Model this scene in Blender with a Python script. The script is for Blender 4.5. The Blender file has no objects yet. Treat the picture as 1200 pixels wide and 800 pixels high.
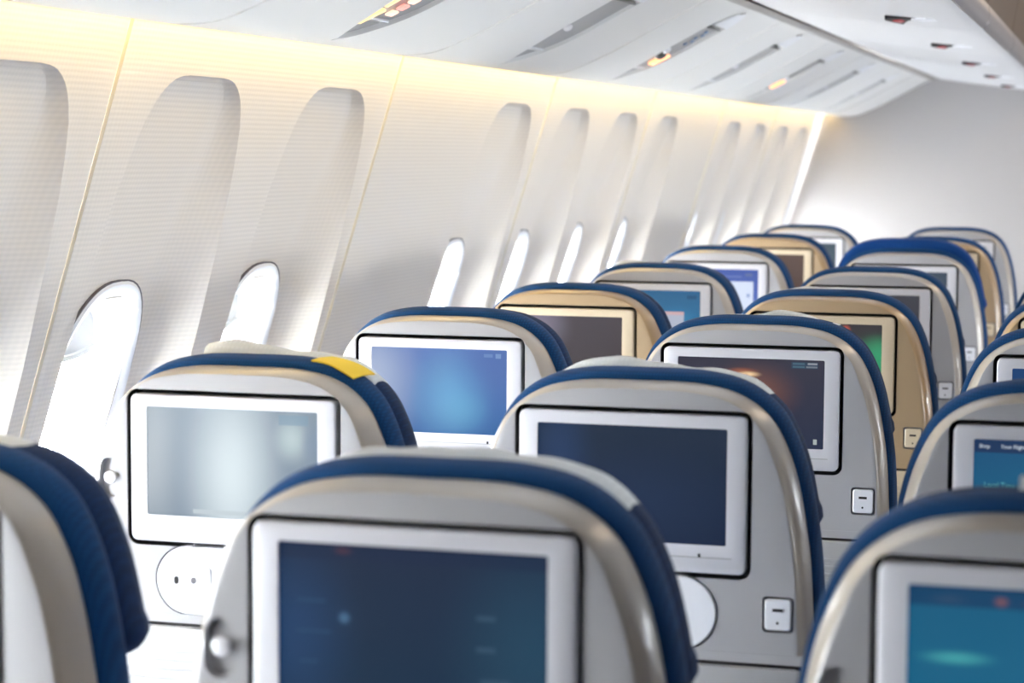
import bpy, bmesh, math, random
from mathutils import Vector, Matrix
random.seed(7)
SC = bpy.context.scene
COL = SC.collection

# ------------------------------------------------------------------ camera
YAW, PITCH, ROLL = 0.27468, 0.08860, 0.00598
CAM = Vector((1.05778, -1.63119, 1.35745))
FWD = Vector((-math.sin(YAW)*math.cos(PITCH), math.cos(YAW)*math.cos(PITCH), -math.sin(PITCH)))
R0 = Vector((math.cos(YAW), math.sin(YAW), 0.0)); U0 = R0.cross(FWD)
RGT = R0*math.cos(ROLL) + U0*math.sin(ROLL); UPV = -R0*math.sin(ROLL) + U0*math.cos(ROLL)
cd = bpy.data.cameras.new('camera'); cam = bpy.data.objects.new('camera', cd); COL.objects.link(cam)
mw = Matrix.Identity(4)
for i in range(3):
    mw[i][0] = RGT[i]; mw[i][1] = UPV[i]; mw[i][2] = -FWD[i]; mw[i][3] = CAM[i]
cam.matrix_world = mw
cd.sensor_width = 36.0; cd.lens = 75.34; cd.clip_start = 0.05; cd.clip_end = 200
cd.dof.use_dof = True; cd.dof.focus_distance = 3.35; cd.dof.aperture_fstop = 6.3; cd.dof.aperture_blades = 0
SC.camera = cam

# ------------------------------------------------------------------ world, light, exposure
w = bpy.data.worlds.new('daylight'); SC.world = w; w.use_nodes = True
bg = w.node_tree.nodes['Background']; bg.inputs[0].default_value = (0.94, 0.97, 1.0, 1); bg.inputs[1].default_value = 112.0
CEILING_LIGHT = 2.0
COVE_LIGHT = 5.8
SC.view_settings.view_transform = 'Standard'; SC.view_settings.look = 'None'
SC.view_settings.exposure = 0.48; SC.view_settings.gamma = 1.0; SC.view_settings.use_curve_mapping = False

# ------------------------------------------------------------------ materials
def srgb(r, g, b):
    f = lambda c: (c/255/12.92 if c/255 <= 0.04045 else ((c/255+0.055)/1.055)**2.4)
    return (f(r), f(g), f(b), 1.0)
def mat(name, col, rough=0.5, spec=0.5, metal=0.0, bump=None, emit=None, estr=0.0, coat=0.0, vary=0.0, sheen=0.0, trans=0.0):
    m = bpy.data.materials.new(name); m.use_nodes = True
    nt = m.node_tree; b = nt.nodes['Principled BSDF']
    b.inputs['Base Color'].default_value = col
    b.inputs['Roughness'].default_value = rough
    b.inputs['Specular IOR Level'].default_value = spec
    b.inputs['Metallic'].default_value = metal
    b.inputs['Coat Weight'].default_value = coat
    b.inputs['Coat Roughness'].default_value = 0.15
    b.inputs['Sheen Weight'].default_value = sheen
    if emit: 
        b.inputs['Emission Color'].default_value = emit; b.inputs['Emission Strength'].default_value = estr
    tc = nt.nodes.new('ShaderNodeTexCoord')
    if vary:
        n = nt.nodes.new('ShaderNodeTexNoise'); n.inputs['Scale'].default_value = 6.0; n.inputs['Detail'].default_value = 3.0
        nt.links.new(tc.outputs['Object'], n.inputs['Vector'])
        mr = nt.nodes.new('ShaderNodeMapRange'); mr.inputs[3].default_value = 1-vary; mr.inputs[4].default_value = 1+vary
        nt.links.new(n.outputs['Fac'], mr.inputs[0])
        mx = nt.nodes.new('ShaderNodeMix'); mx.data_type = 'RGBA'; mx.blend_type = 'MULTIPLY'; mx.inputs[0].default_value = 1.0
        mx.inputs[6].default_value = col
        nt.links.new(mr.outputs[0], mx.inputs[7]); nt.links.new(mx.outputs[2], b.inputs['Base Color'])
    if bump:
        sc, st = bump
        n2 = nt.nodes.new('ShaderNodeTexNoise'); n2.inputs['Scale'].default_value = sc; n2.inputs['Detail'].default_value = 2.0
        nt.links.new(tc.outputs['Object'], n2.inputs['Vector'])
        bp = nt.nodes.new('ShaderNodeBump'); bp.inputs['Strength'].default_value = st; bp.inputs['Distance'].default_value = 0.002
        nt.links.new(n2.outputs['Fac'], bp.inputs['Height']); nt.links.new(bp.outputs[0], b.inputs['Normal'])
    return m
def fabric(name, col, weave=0.004, amp=0.25, rough=0.9, sheen=0.25):
    m = mat(name, col, rough, 0.2, sheen=sheen)
    nt = m.node_tree; b = nt.nodes['Principled BSDF']; tc = nt.nodes.new('ShaderNodeTexCoord')
    wv = []
    for ax in ('X', 'Z'):
        t = nt.nodes.new('ShaderNodeTexWave'); t.bands_direction = ax; t.inputs['Scale'].default_value = 0.314/weave; t.inputs['Distortion'].default_value = 0.6
        nt.links.new(tc.outputs['Object'], t.inputs['Vector']); wv.append(t)
    mu = nt.nodes.new('ShaderNodeMath'); mu.operation = 'MULTIPLY'
    nt.links.new(wv[0].outputs['Fac'], mu.inputs[0]); nt.links.new(wv[1].outputs['Fac'], mu.inputs[1])
    mr = nt.nodes.new('ShaderNodeMapRange'); mr.inputs[3].default_value = 1-amp; mr.inputs[4].default_value = 1+amp
    nt.links.new(mu.outputs[0], mr.inputs[0])
    mx = nt.nodes.new('ShaderNodeMix'); mx.data_type = 'RGBA'; mx.blend_type = 'MULTIPLY'; mx.inputs[0].default_value = 1.0; mx.inputs[6].default_value = col
    nt.links.new(mr.outputs[0], mx.inputs[7]); nt.links.new(mx.outputs[2], b.inputs['Base Color'])
    return m
def wall_mat():
    col = srgb(243, 234, 222)
    m = mat('sidewall_laminate', col, 0.42, 0.35)
    nt = m.node_tree; b = nt.nodes['Principled BSDF']; tc = nt.nodes.new('ShaderNodeTexCoord'); sp = nt.nodes.new('ShaderNodeSeparateXYZ')
    nt.links.new(tc.outputs['Object'], sp.inputs[0])
    def wave(sock, pitch):
        a = nt.nodes.new('ShaderNodeMath'); a.operation = 'MULTIPLY'; a.inputs[1].default_value = 2*math.pi/pitch
        nt.links.new(sock, a.inputs[0])
        s = nt.nodes.new('ShaderNodeMath'); s.operation = 'SINE'; nt.links.new(a.outputs[0], s.inputs[0])
        return s.outputs[0]
    wz = wave(sp.outputs['Z'], 0.0082); wy = wave(sp.outputs['Y'], 0.0105)
    mr = nt.nodes.new('ShaderNodeMath'); mr.operation = 'MULTIPLY_ADD'; mr.inputs[1].default_value = 0.35
    nt.links.new(wy, mr.inputs[0]); nt.links.new(wz, mr.inputs[2])
    rg = nt.nodes.new('ShaderNodeMapRange'); rg.inputs[1].default_value = -1.35; rg.inputs[2].default_value = 1.35; rg.inputs[3].default_value = 0.93; rg.inputs[4].default_value = 1.03
    nt.links.new(mr.outputs[0], rg.inputs[0])
    mx = nt.nodes.new('ShaderNodeMix'); mx.data_type = 'RGBA'; mx.blend_type = 'MULTIPLY'; mx.inputs[0].default_value = 1.0; mx.inputs[6].default_value = col
    nt.links.new(rg.outputs[0], mx.inputs[7]); nt.links.new(mx.outputs[2], b.inputs['Base Color'])
    bp = nt.nodes.new('ShaderNodeBump'); bp.inputs['Strength'].default_value = 0.12; bp.inputs['Distance'].default_value = 0.0005
    nt.links.new(mr.outputs[0], bp.inputs['Height']); nt.links.new(bp.outputs[0], b.inputs['Normal'])
    return m
def glass_mat():
    m = bpy.data.materials.new('window_pane'); m.use_nodes = True; nt = m.node_tree
    for n in list(nt.nodes): nt.nodes.remove(n)
    o = nt.nodes.new('ShaderNodeOutputMaterial'); mx = nt.nodes.new('ShaderNodeMixShader'); mx.inputs[0].default_value = 0.06
    t = nt.nodes.new('ShaderNodeBsdfTransparent'); t.inputs[0].default_value = (0.95, 0.97, 0.98, 1)
    g = nt.nodes.new('ShaderNodeBsdfGlossy'); g.inputs[1].default_value = 0.03
    nt.links.new(t.outputs[0], mx.inputs[1]); nt.links.new(g.outputs[0], mx.inputs[2]); nt.links.new(mx.outputs[0], o.inputs[0])
    return m
def screen_mat(name, base, top=None, blobs=(), rects=(), strength=1.0, left=None):
    """glossy display: emission picture from generated coordinates (x across, z up)."""
    m = mat(name, (0.012, 0.013, 0.016, 1), 0.22, 0.12)
    nt = m.node_tree; b = nt.nodes['Principled BSDF']; tc = nt.nodes.new('ShaderNodeTexCoord'); sp = nt.nodes.new('ShaderNodeSeparateXYZ')
    nt.links.new(tc.outputs['Generated'], sp.inputs[0]); X, Z = sp.outputs['X'], sp.outputs['Z']
    def M(op, a, bb=None, c=None):
        n = nt.nodes.new('ShaderNodeMath'); n.operation = op
        for i, v in enumerate((a, bb, c)):
            if v is None: continue
            if isinstance(v, (int, float)): n.inputs[i].default_value = v
            else: nt.links.new(v, n.inputs[i])
        return n.outputs[0]
    def mix(fac, a, c):
        n = nt.nodes.new('ShaderNodeMix'); n.data_type = 'RGBA'
        nt.links.new(fac, n.inputs[0])
        if isinstance(a, tuple): n.inputs[6].default_value = a
        else: nt.links.new(a, n.inputs[6])
        n.inputs[7].default_value = c
        return n.outputs[2]
    cur = mix(Z, base, top or base)
    if left: cur = mix(M('SUBTRACT', 1.0, X), cur, left)
    for cx, cz, rx, rz, c, a in blobs:
        d = M('SQRT', M('ADD', M('POWER', M('ABSOLUTE', M('DIVIDE', M('SUBTRACT', X, cx), rx)), 2.0), M('POWER', M('ABSOLUTE', M('DIVIDE', M('SUBTRACT', Z, cz), rz)), 2.0)))
        n = nt.nodes.new('ShaderNodeMapRange'); n.interpolation_type = 'SMOOTHSTEP'
        n.inputs[1].default_value = 1.0; n.inputs[2].default_value = 0.0; n.inputs[3].default_value = 0.0; n.inputs[4].default_value = a
        nt.links.new(d, n.inputs[0]); cur = mix(n.outputs[0], cur, c)
    for x0, x1, z0, z1, c, a in rects:
        f = M('MULTIPLY', M('MULTIPLY', M('GREATER_THAN', X, x0), M('LESS_THAN', X, x1)), M('MULTIPLY', M('GREATER_THAN', Z, z0), M('LESS_THAN', Z, z1)))
        cur = mix(M('MULTIPLY', f, a), cur, c)
    nt.links.new(cur, b.inputs['Emission Color']); b.inputs['Emission Strength'].default_value = strength*0.84
    return m

MT = dict(
    grey=mat('seat_shell_grey', srgb(168, 166, 167), 0.36, 0.5, bump=(420, 0.04), vary=0.015),
    rim=mat('seat_rim_beige', srgb(172, 162, 149), 0.3, 0.5, coat=0.2),
    rimtan=mat('seat_rim_bronze', srgb(158, 130, 92), 0.3, 0.5, coat=0.2),
    tan=mat('seat_shell_bronze', srgb(150, 127, 98), 0.36, 0.5, bump=(420, 0.04), vary=0.015),
    bezel=mat('monitor_white', srgb(220, 218, 222), 0.35, 0.45),
    bezeltan=mat('monitor_beige', srgb(193, 176, 150), 0.35, 0.45),
    dark=mat('gap_black', srgb(22, 18, 20), 0.6, 0.3),
    white=mat('port_white', srgb(232, 232, 236), 0.35, 0.5),
    knob=mat('knob_pale', srgb(236, 234, 236), 0.25, 0.5, coat=0.4),
    tray=mat('tray_grey', srgb(176, 174, 173), 0.4, 0.5, vary=0.01),
    blue=fabric('seat_fabric_blue', srgb(6, 60, 106), sheen=0.05),
    navy=fabric('headrest_fabric_navy', srgb(4, 38, 76), sheen=0.05),
    royal=fabric('headrest_fabric_royal', srgb(4, 56, 116), sheen=0.05),
    cloth=fabric('cover_cloth_white', srgb(226, 228, 226), 0.006, 0.04, 0.85, 0.1),
    yellow=mat('tag_yellow', srgb(244, 205, 60), 0.6, 0.3, bump=(200, 0.1)),
    metal=mat('leg_metal', srgb(120, 122, 126), 0.35, 0.5, metal=0.8),
    carpet=mat('aisle_carpet', srgb(38, 52, 86), 0.95, 0.1, bump=(900, 0.6), vary=0.12),
    wall=wall_mat(),
    frame=mat('window_frame_white', srgb(236, 236, 238), 0.35, 0.4, bump=(300, 0.02)),
    winframe=mat('window_frame_plastic', srgb(240, 240, 242), 0.35, 0.4, bump=(300, 0.02)),
    shade=mat('window_shade_white', srgb(220, 220, 218), 0.4, 0.4, bump=(300, 0.02)),
    portgap=mat('port_gap_grey', srgb(104, 102, 106), 0.6, 0.3),
    seal=mat('window_seal_grey', srgb(112, 108, 112), 0.7, 0.2),
    pane=glass_mat(),
    strip=mat('seam_strip_cream', srgb(234, 224, 202), 0.4, 0.4),
    rail=mat('rail_grey', srgb(178, 172, 166), 0.4, 0.4),
    psu=mat('overhead_panel_white', srgb(230, 228, 224), 0.33, 0.5, vary=0.01),
    psugrey=mat('service_unit_grey', srgb(150, 149, 148), 0.3, 0.5),
    psudark=mat('service_unit_dark', srgb(96, 94, 92), 0.35, 0.5),
    bin=mat('bin_white', srgb(232, 231, 232), 0.28, 0.5, coat=0.3, vary=0.01),
    binedge=mat('bin_edge_silver', srgb(132, 128, 130), 0.3, 0.5, metal=0.4),
    bronze=mat('bin_door_bronze', srgb(70, 45, 10), 0.45, 0.4, vary=0.08),
    red=mat('latch_red', srgb(170, 30, 40), 0.4, 0.4),
    rear_dark=fabric('rear_wall_darkened', srgb(30, 40, 70), 0.01),
    bulk=mat('bulkhead_grey', srgb(166, 162, 160), 0.38, 0.45, bump=(260, 0.03), vary=0.01),
    ceil=mat('ceiling_white', srgb(225, 224, 222), 0.6, 0.3, vary=0.01),
    lamp=mat('ceiling_lamp', (0.8, 0.8, 0.8, 1), 0.5, 0.3, emit=(1.0, 0.76, 0.52, 1), estr=CEILING_LIGHT),
    cove=mat('cove_lamp', (0.8, 0.8, 0.8, 1), 0.5, 0.3, emit=(1.0, 0.72, 0.27, 1), estr=COVE_LIGHT),
    signlit=mat('sign_lit_orange', (0.3, 0.2, 0.15, 1), 0.4, 0.3, emit=(1.0, 0.42, 0.16, 1), estr=1.7),
    signred=mat('sign_lit_red', (0.3, 0.1, 0.1, 1), 0.4, 0.3, emit=(1.0, 0.36, 0.30, 1), estr=0.95),
    signpale=mat('sign_lit_pale', (0.3, 0.2, 0.15, 1), 0.4, 0.3, emit=(1.0, 0.66, 0.45, 1), estr=1.1),
    amber=mat('reading_lamp_amber', (0.5, 0.4, 0.2, 1), 0.4, 0.3, emit=(1.0, 0.66, 0.28, 1), estr=1.0),
    bluemark=mat('call_button_blue', srgb(120, 150, 190), 0.4, 0.4),
    txt=mat('screen_letters', (0.1, 0.1, 0.1, 1), 0.5, 0.2, emit=srgb(205, 215, 222), estr=0.8),
    txtgreen=mat('screen_letters_green', (0.1, 0.1, 0.1, 1), 0.5, 0.2, emit=srgb(70, 160, 165), estr=0.8),
)

def translucent(m, fac):
    # added translucency: backlit window frames glow and brighten the scoops around them
    nt = m.node_tree; b = nt.nodes['Principled BSDF']; o = [n for n in nt.nodes if n.type == 'OUTPUT_MATERIAL'][0]
    t = nt.nodes.new('ShaderNodeBsdfTranslucent'); t.inputs[0].default_value = (0.95, 0.96, 0.97, 1)
    x = nt.nodes.new('ShaderNodeMixShader'); x.inputs[0].default_value = fac
    nt.links.new(b.outputs[0], x.inputs[1]); nt.links.new(t.outputs[0], x.inputs[2]); nt.links.new(x.outputs[0], o.inputs[0])
translucent(MT['winframe'], 0.045); translucent(MT['shade'], 0.01)

# ------------------------------------------------------------------ mesh helpers
def mesh(name, verts, faces, smooth=True, sharp=35):
    me = bpy.data.meshes.new(name); me.from_pydata([tuple(v) for v in verts], [], faces); me.update()
    bm = bmesh.new(); bm.from_mesh(me); bmesh.ops.recalc_face_normals(bm, faces=bm.faces); bm.to_mesh(me); bm.free()
    if smooth:
        me.polygons.foreach_set('use_smooth', [True]*len(me.polygons)); me.set_sharp_from_angle(angle=math.radians(sharp))
    return me
def obj(name, me, material=None, parent=None, loc=None):
    o = bpy.data.objects.new(name, me); COL.objects.link(o)
    if parent: o.parent = parent
    if loc: o.location = loc
    if material and me is not None:
        if len(me.materials) == 0: me.materials.append(material)
        else:
            o.material_slots[0].link = 'OBJECT'; o.material_slots[0].material = material
    return o
def share(name, me, material, parent, loc=None):
    """object on shared mesh data with its own material"""
    if len(me.materials) == 0: me.materials.append(None)
    o = bpy.data.objects.new(name, me); COL.objects.link(o); o.parent = parent
    o.material_slots[0].link = 'OBJECT'; o.material_slots[0].material = material
    if loc: o.location = loc
    return o
def empty(name, loc=(0, 0, 0), label=None, cat=None, group=None, kind=None):
    o = bpy.data.objects.new(name, None); COL.objects.link(o); o.location = loc; o.empty_display_size = 0.1
    return tag(o, label, cat, group, kind)
def tag(o, label=None, cat=None, group=None, kind=None):
    if label: o['label'] = label
    if cat: o['category'] = cat
    if group: o['group'] = group
    if kind: o['kind'] = kind
    return o
def loft(loops, cap0=True, cap1=True, closed=True):
    """loops: list of equal-length point lists"""
    n = len(loops[0]); V = [p for l in loops for p in l]; F = []
    for i in range(len(loops)-1):
        for j in range(n if closed else n-1):
            k = (j+1) % n
            F.append((i*n+j, i*n+k, (i+1)*n+k, (i+1)*n+j))
    if cap0: F.append(tuple(range(n)))
    if cap1: F.append(tuple((len(loops)-1)*n+j for j in range(n)))
    return V, F
def rrect(cx, cz, hw, hh, r, seg=6):
    pts = []
    for qx, qz, a0 in ((1, 1, 0), (-1, 1, 90), (-1, -1, 180), (1, -1, 270)):
        for i in range(seg+1):
            a = math.radians(a0+90*i/seg)
            pts.append((cx+qx*(hw-r)+r*math.cos(a), cz+qz*(hh-r)+r*math.sin(a)))
    return pts
def inset(pts, d):
    n = len(pts); out = []
    for i in range(n):
        x0, z0 = pts[i-1]; x1, z1 = pts[i]; x2, z2 = pts[(i+1) % n]
        tx, tz = x2-x0, z2-z0; l = math.hypot(tx, tz) or 1
        out.append((x1 - tz/l*d*-1*-1, z1 + tx/l*d*-1*-1))   # counter-clockwise loop: left normal points inward
    return out
def xz(pts, y): return [(x, y, z) for x, z in pts]
def box(x0, x1, y0, y1, z0, z1, bev=0.0, seg=2):
    bm = bmesh.new()
    vs = [bm.verts.new((x, y, z)) for x in (x0, x1) for y in (y0, y1) for z in (z0, z1)]
    for f in ((0, 1, 3, 2), (4, 6, 7, 5), (0, 4, 5, 1), (2, 3, 7, 6), (0, 2, 6, 4), (1, 5, 7, 3)): bm.faces.new([vs[i] for i in f])
    bmesh.ops.recalc_face_normals(bm, faces=bm.faces)
    if bev: bmesh.ops.bevel(bm, geom=list(bm.edges), offset=bev, segments=seg, affect='EDGES', profile=0.5)
    me = bpy.data.meshes.new('box'); bm.to_mesh(me); bm.free()
    if bev:
        me.polygons.foreach_set('use_smooth', [True]*len(me.polygons)); me.set_sharp_from_angle(angle=math.radians(40))
    return me
def catmull(pts, n, closed=False):
    out = []; m = len(pts)
    for i in range(m if closed else m-1):
        p0 = pts[(i-1) % m] if closed or i > 0 else pts[0]; p1 = pts[i]; p2 = pts[(i+1) % m]
        p3 = pts[(i+2) % m] if closed or i+2 < m else pts[-1]
        for j in range(n):
            t = j/n; t2 = t*t; t3 = t2*t
            out.append(tuple(0.5*((2*p1[k])+(-p0[k]+p2[k])*t+(2*p0[k]-5*p1[k]+4*p2[k]-p3[k])*t2+(-p0[k]+3*p1[k]-3*p2[k]+p3[k])*t3) for k in range(2)))
    if not closed: out.append(tuple(pts[-1]))
    return out
def text_mesh(s, size, material, name='screen_text'):
    cu = bpy.data.curves.new(name, 'FONT'); cu.body = s; cu.size = size; cu.extrude = 0.0002; cu.resolution_u = 2
    o = bpy.data.objects.new(name, cu); COL.objects.link(o)
    dg = bpy.context.evaluated_depsgraph_get(); me = bpy.data.meshes.new_from_object(o.evaluated_get(dg))
    bpy.data.objects.remove(o); me.materials.clear(); me.materials.append(material)
    me.transform(Matrix.Rotation(math.pi/2, 4, 'X'))
    return me

# ------------------------------------------------------------------ the setting
Y0, Y1 = -3.70, 8.80            # cabin rear (behind the camera) and bulkhead
PER = 1.2445; SEAM0 = 1.2830    # side-panel pitch
XC = 2.45                       # cabin centre line
def wx(z):
    if z > 0.9: return -0.342 - 0.305*(1.55-z)
    d = 0.9-z
    return -0.5403 - 0.305*d + 0.305*d*d/1.2 if d < 0.6 else -0.5403-0.183+0.0915
fl = tag(obj('floor', box(-0.75, 2*XC+0.75, Y0-0.05, Y1+0.05, -0.05, 0.0), MT['carpet']), kind='structure')
bk = tag(obj('wall_front', box(-0.75, 2*XC+0.75, Y1, Y1+0.04, 0.0, 2.3), MT['bulk']), kind='structure')
tag(obj('wall_rear', box(-0.75, 2*XC+0.75, Y0-0.04, Y0, 0.0, 2.3), MT['rear_dark']), kind='structure')  # unseen rear wall, made dark navy to cut bounce onto the seat backs

# sidewall with tall tapering window scoops
H_PTS = [(1.4735, 0.070), (1.4725, 0.088), (1.470, 0.104), (1.466, 0.118), (1.459, 0.133), (1.450, 0.147), (1.438, 0.160), (1.42, 0.174), (1.394, 0.189), (1.35, 0.204), (1.29, 0.219), (1.17, 0.236), (1.03, 0.249), (0.8, 0.255), (0.62, 0.25), (0.56, 0.20)]
D_PTS = [(1.4735, 0.006), (1.470, 0.014), (1.466, 0.018), (1.45, 0.0225), (1.40, 0.029), (1.30, 0.042), (1.20, 0.054), (1.14, 0.060), (1.0, 0.070), (0.8, 0.074), (0.62, 0.055), (0.56, 0.01)]
def lerp_tab(tab, z):
    for (a, va), (b, vb) in zip(tab, tab[1:]):
        if b <= z <= a: return va + (vb-va)*(a-z)/(a-b)
    return 0.0
ZR = [1.70, 1.62, 1.56, 1.52, 1.49, 1.478, 1.4740] + [p[0] for p in H_PTS[:9]] + [1.37, 1.35, 1.32, 1.29, 1.26, 1.23, 1.20, 1.17, 1.15, 1.13, 1.11, 1.09, 1.07, 1.05, 1.03, 1.01, 0.98, 0.95, 0.92, 0.89, 0.86, 0.83, 0.80, 0.77, 0.74, 0.71, 0.68, 0.65, 0.62, 0.59, 0.56, 0.555, 0.50, 0.4, 0.3, 0.15, 0.0]
WIN_Z, WIN_HW, WIN_HH = 0.905, 0.155, 0.235
def floor_x(z): return wx(z) - lerp_tab(D_PTS, z)
def panel_mesh(scoops):
    cols_f = []
    V, F = [], []; hole = []
    rows = []
    for z in ZR:
        row = []
        for side in (0, 1):
            c = PER*(0.25+0.5*side); a = 0.003 if side == 0 else PER/2; b = PER/2 if side == 0 else PER-0.003
            on = scoops[side] and 0.56 <= z <= 1.4735
            h = lerp_tab(H_PTS, z) if on else (0.070 if z > 1.0 else 0.20); D = lerp_tab(D_PTS, z) if on else 0.0
            m = 0.012 + 0.115*max(0, min(1, (1.47-z)/0.30)); m = min(m, h*0.6)
            for t in (0, .3, .6, .85): row.append((a+(c-h-a)*t, 0.0, c))
            for t in (0, .04, .12, .25, .4, .6, .8): row.append((c-h+m*t, D*math.sin(t*math.pi/2), c))
            for t in [i/12 for i in range(13)]: row.append((c-h+m+2*(h-m)*t, D, c))
            for t in (.8, .6, .4, .25, .12, .04, 0): row.append((c+h-m*t, D*math.sin(t*math.pi/2), c))
            for t in (.15, .4, .7, 1.0)[:(4 if side == 1 else 3)]: row.append((c+h+(b-c-h)*t, 0.0, c))
        rows.append(row)
    n = len(rows[0])
    edge = {0: -0.006, n-1: -0.006}
    for z, row in zip(ZR, rows):
        for j, (y, d, c) in enumerate(row):
            V.append((wx(z) - d + edge.get(j, 0.0), y, z))
    for i in range(len(ZR)-1):
        for j in range(n-1):
            ym = (rows[i][j][0]+rows[i][j+1][0]+rows[i+1][j][0]+rows[i+1][j+1][0])/4; zm = (ZR[i]+ZR[i+1])/2; c = rows[i][j][2]
            side = 0 if ym < PER/2 else 1
            if scoops[side] and ((ym-c)/(WIN_HW-0.022))**2.6 * (1 if ym > c else 1) if False else False: continue
            if scoops[side] and (abs(ym-c)/(WIN_HW-0.020))**2.6 + (abs(zm-WIN_Z)/(WIN_HH-0.025))**2.6 < 1: continue
            F.append((i*n+j, i*n+j+1, (i+1)*n+j+1, (i+1)*n+j))
    me = bpy.data.meshes.new('wall_panel'); me.from_pydata(V, [], F); me.update()
    bm = bmesh.new(); bm.from_mesh(me); bmesh.ops.recalc_face_normals(bm, faces=bm.faces)
    if sum(f.normal.x for f in bm.faces) < 0: bmesh.ops.reverse_faces(bm, faces=bm.faces)
    bm.to_mesh(me); bm.free()
    me.polygons.foreach_set('use_smooth', [True]*len(me.polygons)); me.set_sharp_from_angle(angle=math.radians(18))
    me.materials.append(MT['wall'])
    return me
WALL = empty('wall_left', (0, 0, 0), kind='structure')
PM = {}
WALLR = empty('wall_right', (2*XC, 0, 0), kind='structure'); WALLR.scale = (-1, 1, 1)
def sup(hw, hh, n=56, e=2.6):
    out = []
    for i in range(n):
        a = 2*math.pi*i/n; c, s = math.cos(a), math.sin(a)
        out.append((hw*math.copysign(abs(c)**(2/e), c), hh*math.copysign(abs(s)**(2/e), s)))
    return out
SL = (floor_x(1.10)-floor_x(0.70))/0.40        # tilt of the window plane
XW = floor_x(WIN_Z)
def wloop(hw, hh, depth):                       # depth > 0: outboard
    return [(floor_x(WIN_Z+z) - XW - depth, y, z) for y, z in sup(hw, hh)]
V, F = loft([wloop(WIN_HW, WIN_HH, 0.012), wloop(WIN_HW, WIN_HH, -0.005), wloop(WIN_HW-0.006, WIN_HH-0.006, -0.009), wloop(WIN_HW-0.024, WIN_HH-0.024, -0.002), wloop(WIN_HW-0.040, WIN_HH-0.040, 0.016), wloop(WIN_HW-0.046, WIN_HH-0.047, 0.040), wloop(WIN_HW-0.049, WIN_HH-0.050, 0.075)], False, False)
ME_FRAME = mesh('window_frame', V, F, sharp=50)
V, F = loft([wloop(WIN_HW+0.0021, WIN_HH+0.0021, 0.014), wloop(WIN_HW+0.0021, WIN_HH+0.0021, -0.0055), wloop(WIN_HW-0.001, WIN_HH-0.001, -0.0055)], False, False)
ME_SEAL = mesh('window_seal', V, F)
V, F = loft([wloop(WIN_HW-0.047, WIN_HH-0.048, 0.068), wloop(WIN_HW-0.047, WIN_HH-0.048, 0.072)])
ME_PANE = mesh('window_pane', V, F, smooth=False)
def shade_mesh():
    hw, zt, zb = WIN_HW-0.047, WIN_HH-0.050, WIN_HH-0.115
    full = sup(hw+0.004, WIN_HH-0.045, 200)
    top = [(y, z) for y, z in full if z >= zb]
    top.sort(key=lambda p: -math.atan2(p[1], p[0]))
    bot = [(top[-1][0] + (top[0][0]-top[-1][0])*i/10, zb - 0.018*math.sin(math.pi*i/10)) for i in range(1, 10)]
    lp = top + bot
    def L(pts, d): return [(floor_x(WIN_Z+z) - XW - d, y, z) for y, z in pts]
    V, F = loft([L(lp, 0.060), L(lp, 0.054)])
    lip = [(hw*0.9*math.cos(a), 0) for a in (0,)]
    return mesh('window_shade', V, F, smooth=False)
ME_SHADE = shade_mesh()
V, F = [], []
for k in range(11):
    y = -0.097+0.194*k/10; z0 = WIN_HH-0.115-0.018*math.sin(math.pi*(0.5+y/0.22))-0.0
    for d, dz in ((0.054, 0.006), (0.046, 0.004), (0.046, -0.004), (0.054, -0.006)): V.append((floor_x(WIN_Z+z0)-XW-d, y, z0+dz))
for k in range(10):
    for j in range(4): F.append((k*4+j, k*4+(j+1) % 4, k*4+4+(j+1) % 4, k*4+4+j))
F += [(0, 1, 2, 3), (40, 41, 42, 43)]
ME_LIP = mesh('shade_handle', V, F)
nwin = 0
for k in range(-4, 6):
    ys = SEAM0 + k*PER
    zz = [z for z in ZR if z <= 1.62]
    V = [(wx(z)+dx, dy, z) for z in zz for dx, dy in ((-0.0095, -0.016), (-0.0085, -0.0040), (-0.0012, 0.0), (-0.0085, 0.0040), (-0.0095, 0.016))]
    F = [(i*5+j, i*5+j+1, i*5+6+j, i*5+5+j) for i in range(len(zz)-1) for j in range(4)]
    if k == -4: ME_STRIP = mesh('seam_strip', V, F); ME_STRIP.materials.append(MT['strip'])
    for wl, mirror in ((WALL, 1), (WALLR, -1)):
        typ = {1: (False, True), 3: (True, False)}.get(k, (True, True)) if k >= (-2 if mirror == 1 else -1) else (False, False)  # unseen rear panels left windowless to cut daylight on the aisle-side seat backs
        if typ not in PM: PM[typ] = panel_mesh(typ)
        obj('wall_panel', PM[typ], None, wl, (0, ys, 0))
        obj('seam_strip', ME_STRIP, None, wl, (0, ys, 0))
        for side in (0, 1):
            if not typ[side]: continue
            nwin += 1
            yc = ys + PER*(0.25+0.5*side); xw = XW if mirror == 1 else 2*XC-XW
            wn = empty('window_%d' % nwin, (xw, yc, WIN_Z), kind='structure'); wn.scale = (mirror, 1, 1)
            share('window_frame', ME_FRAME, MT['winframe'], wn); share('window_seal', ME_SEAL, MT['seal'], wn)
            share('window_pane', ME_PANE, MT['pane'], wn)
            sh = share('window_shade', ME_SHADE, MT['shade'], wn); share('shade_handle', ME_LIP, MT['shade'], sh)
            ld = bpy.data.lights.new('window_portal', 'AREA'); ld.shape = 'ELLIPSE'; ld.size = 2*WIN_HW-0.07; ld.size_y = 2*WIN_HH-0.07
            ld.cycles.is_portal = True
            lo = bpy.data.objects.new('window_portal', ld); COL.objects.link(lo)
            lo.matrix_world = Matrix.Translation((xw-0.085*mirror, yc, WIN_Z)) @ Matrix.Rotation(-mirror*math.pi/2, 4, 'Y') @ Matrix.Rotation(math.pi/2, 4, 'Z')
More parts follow.
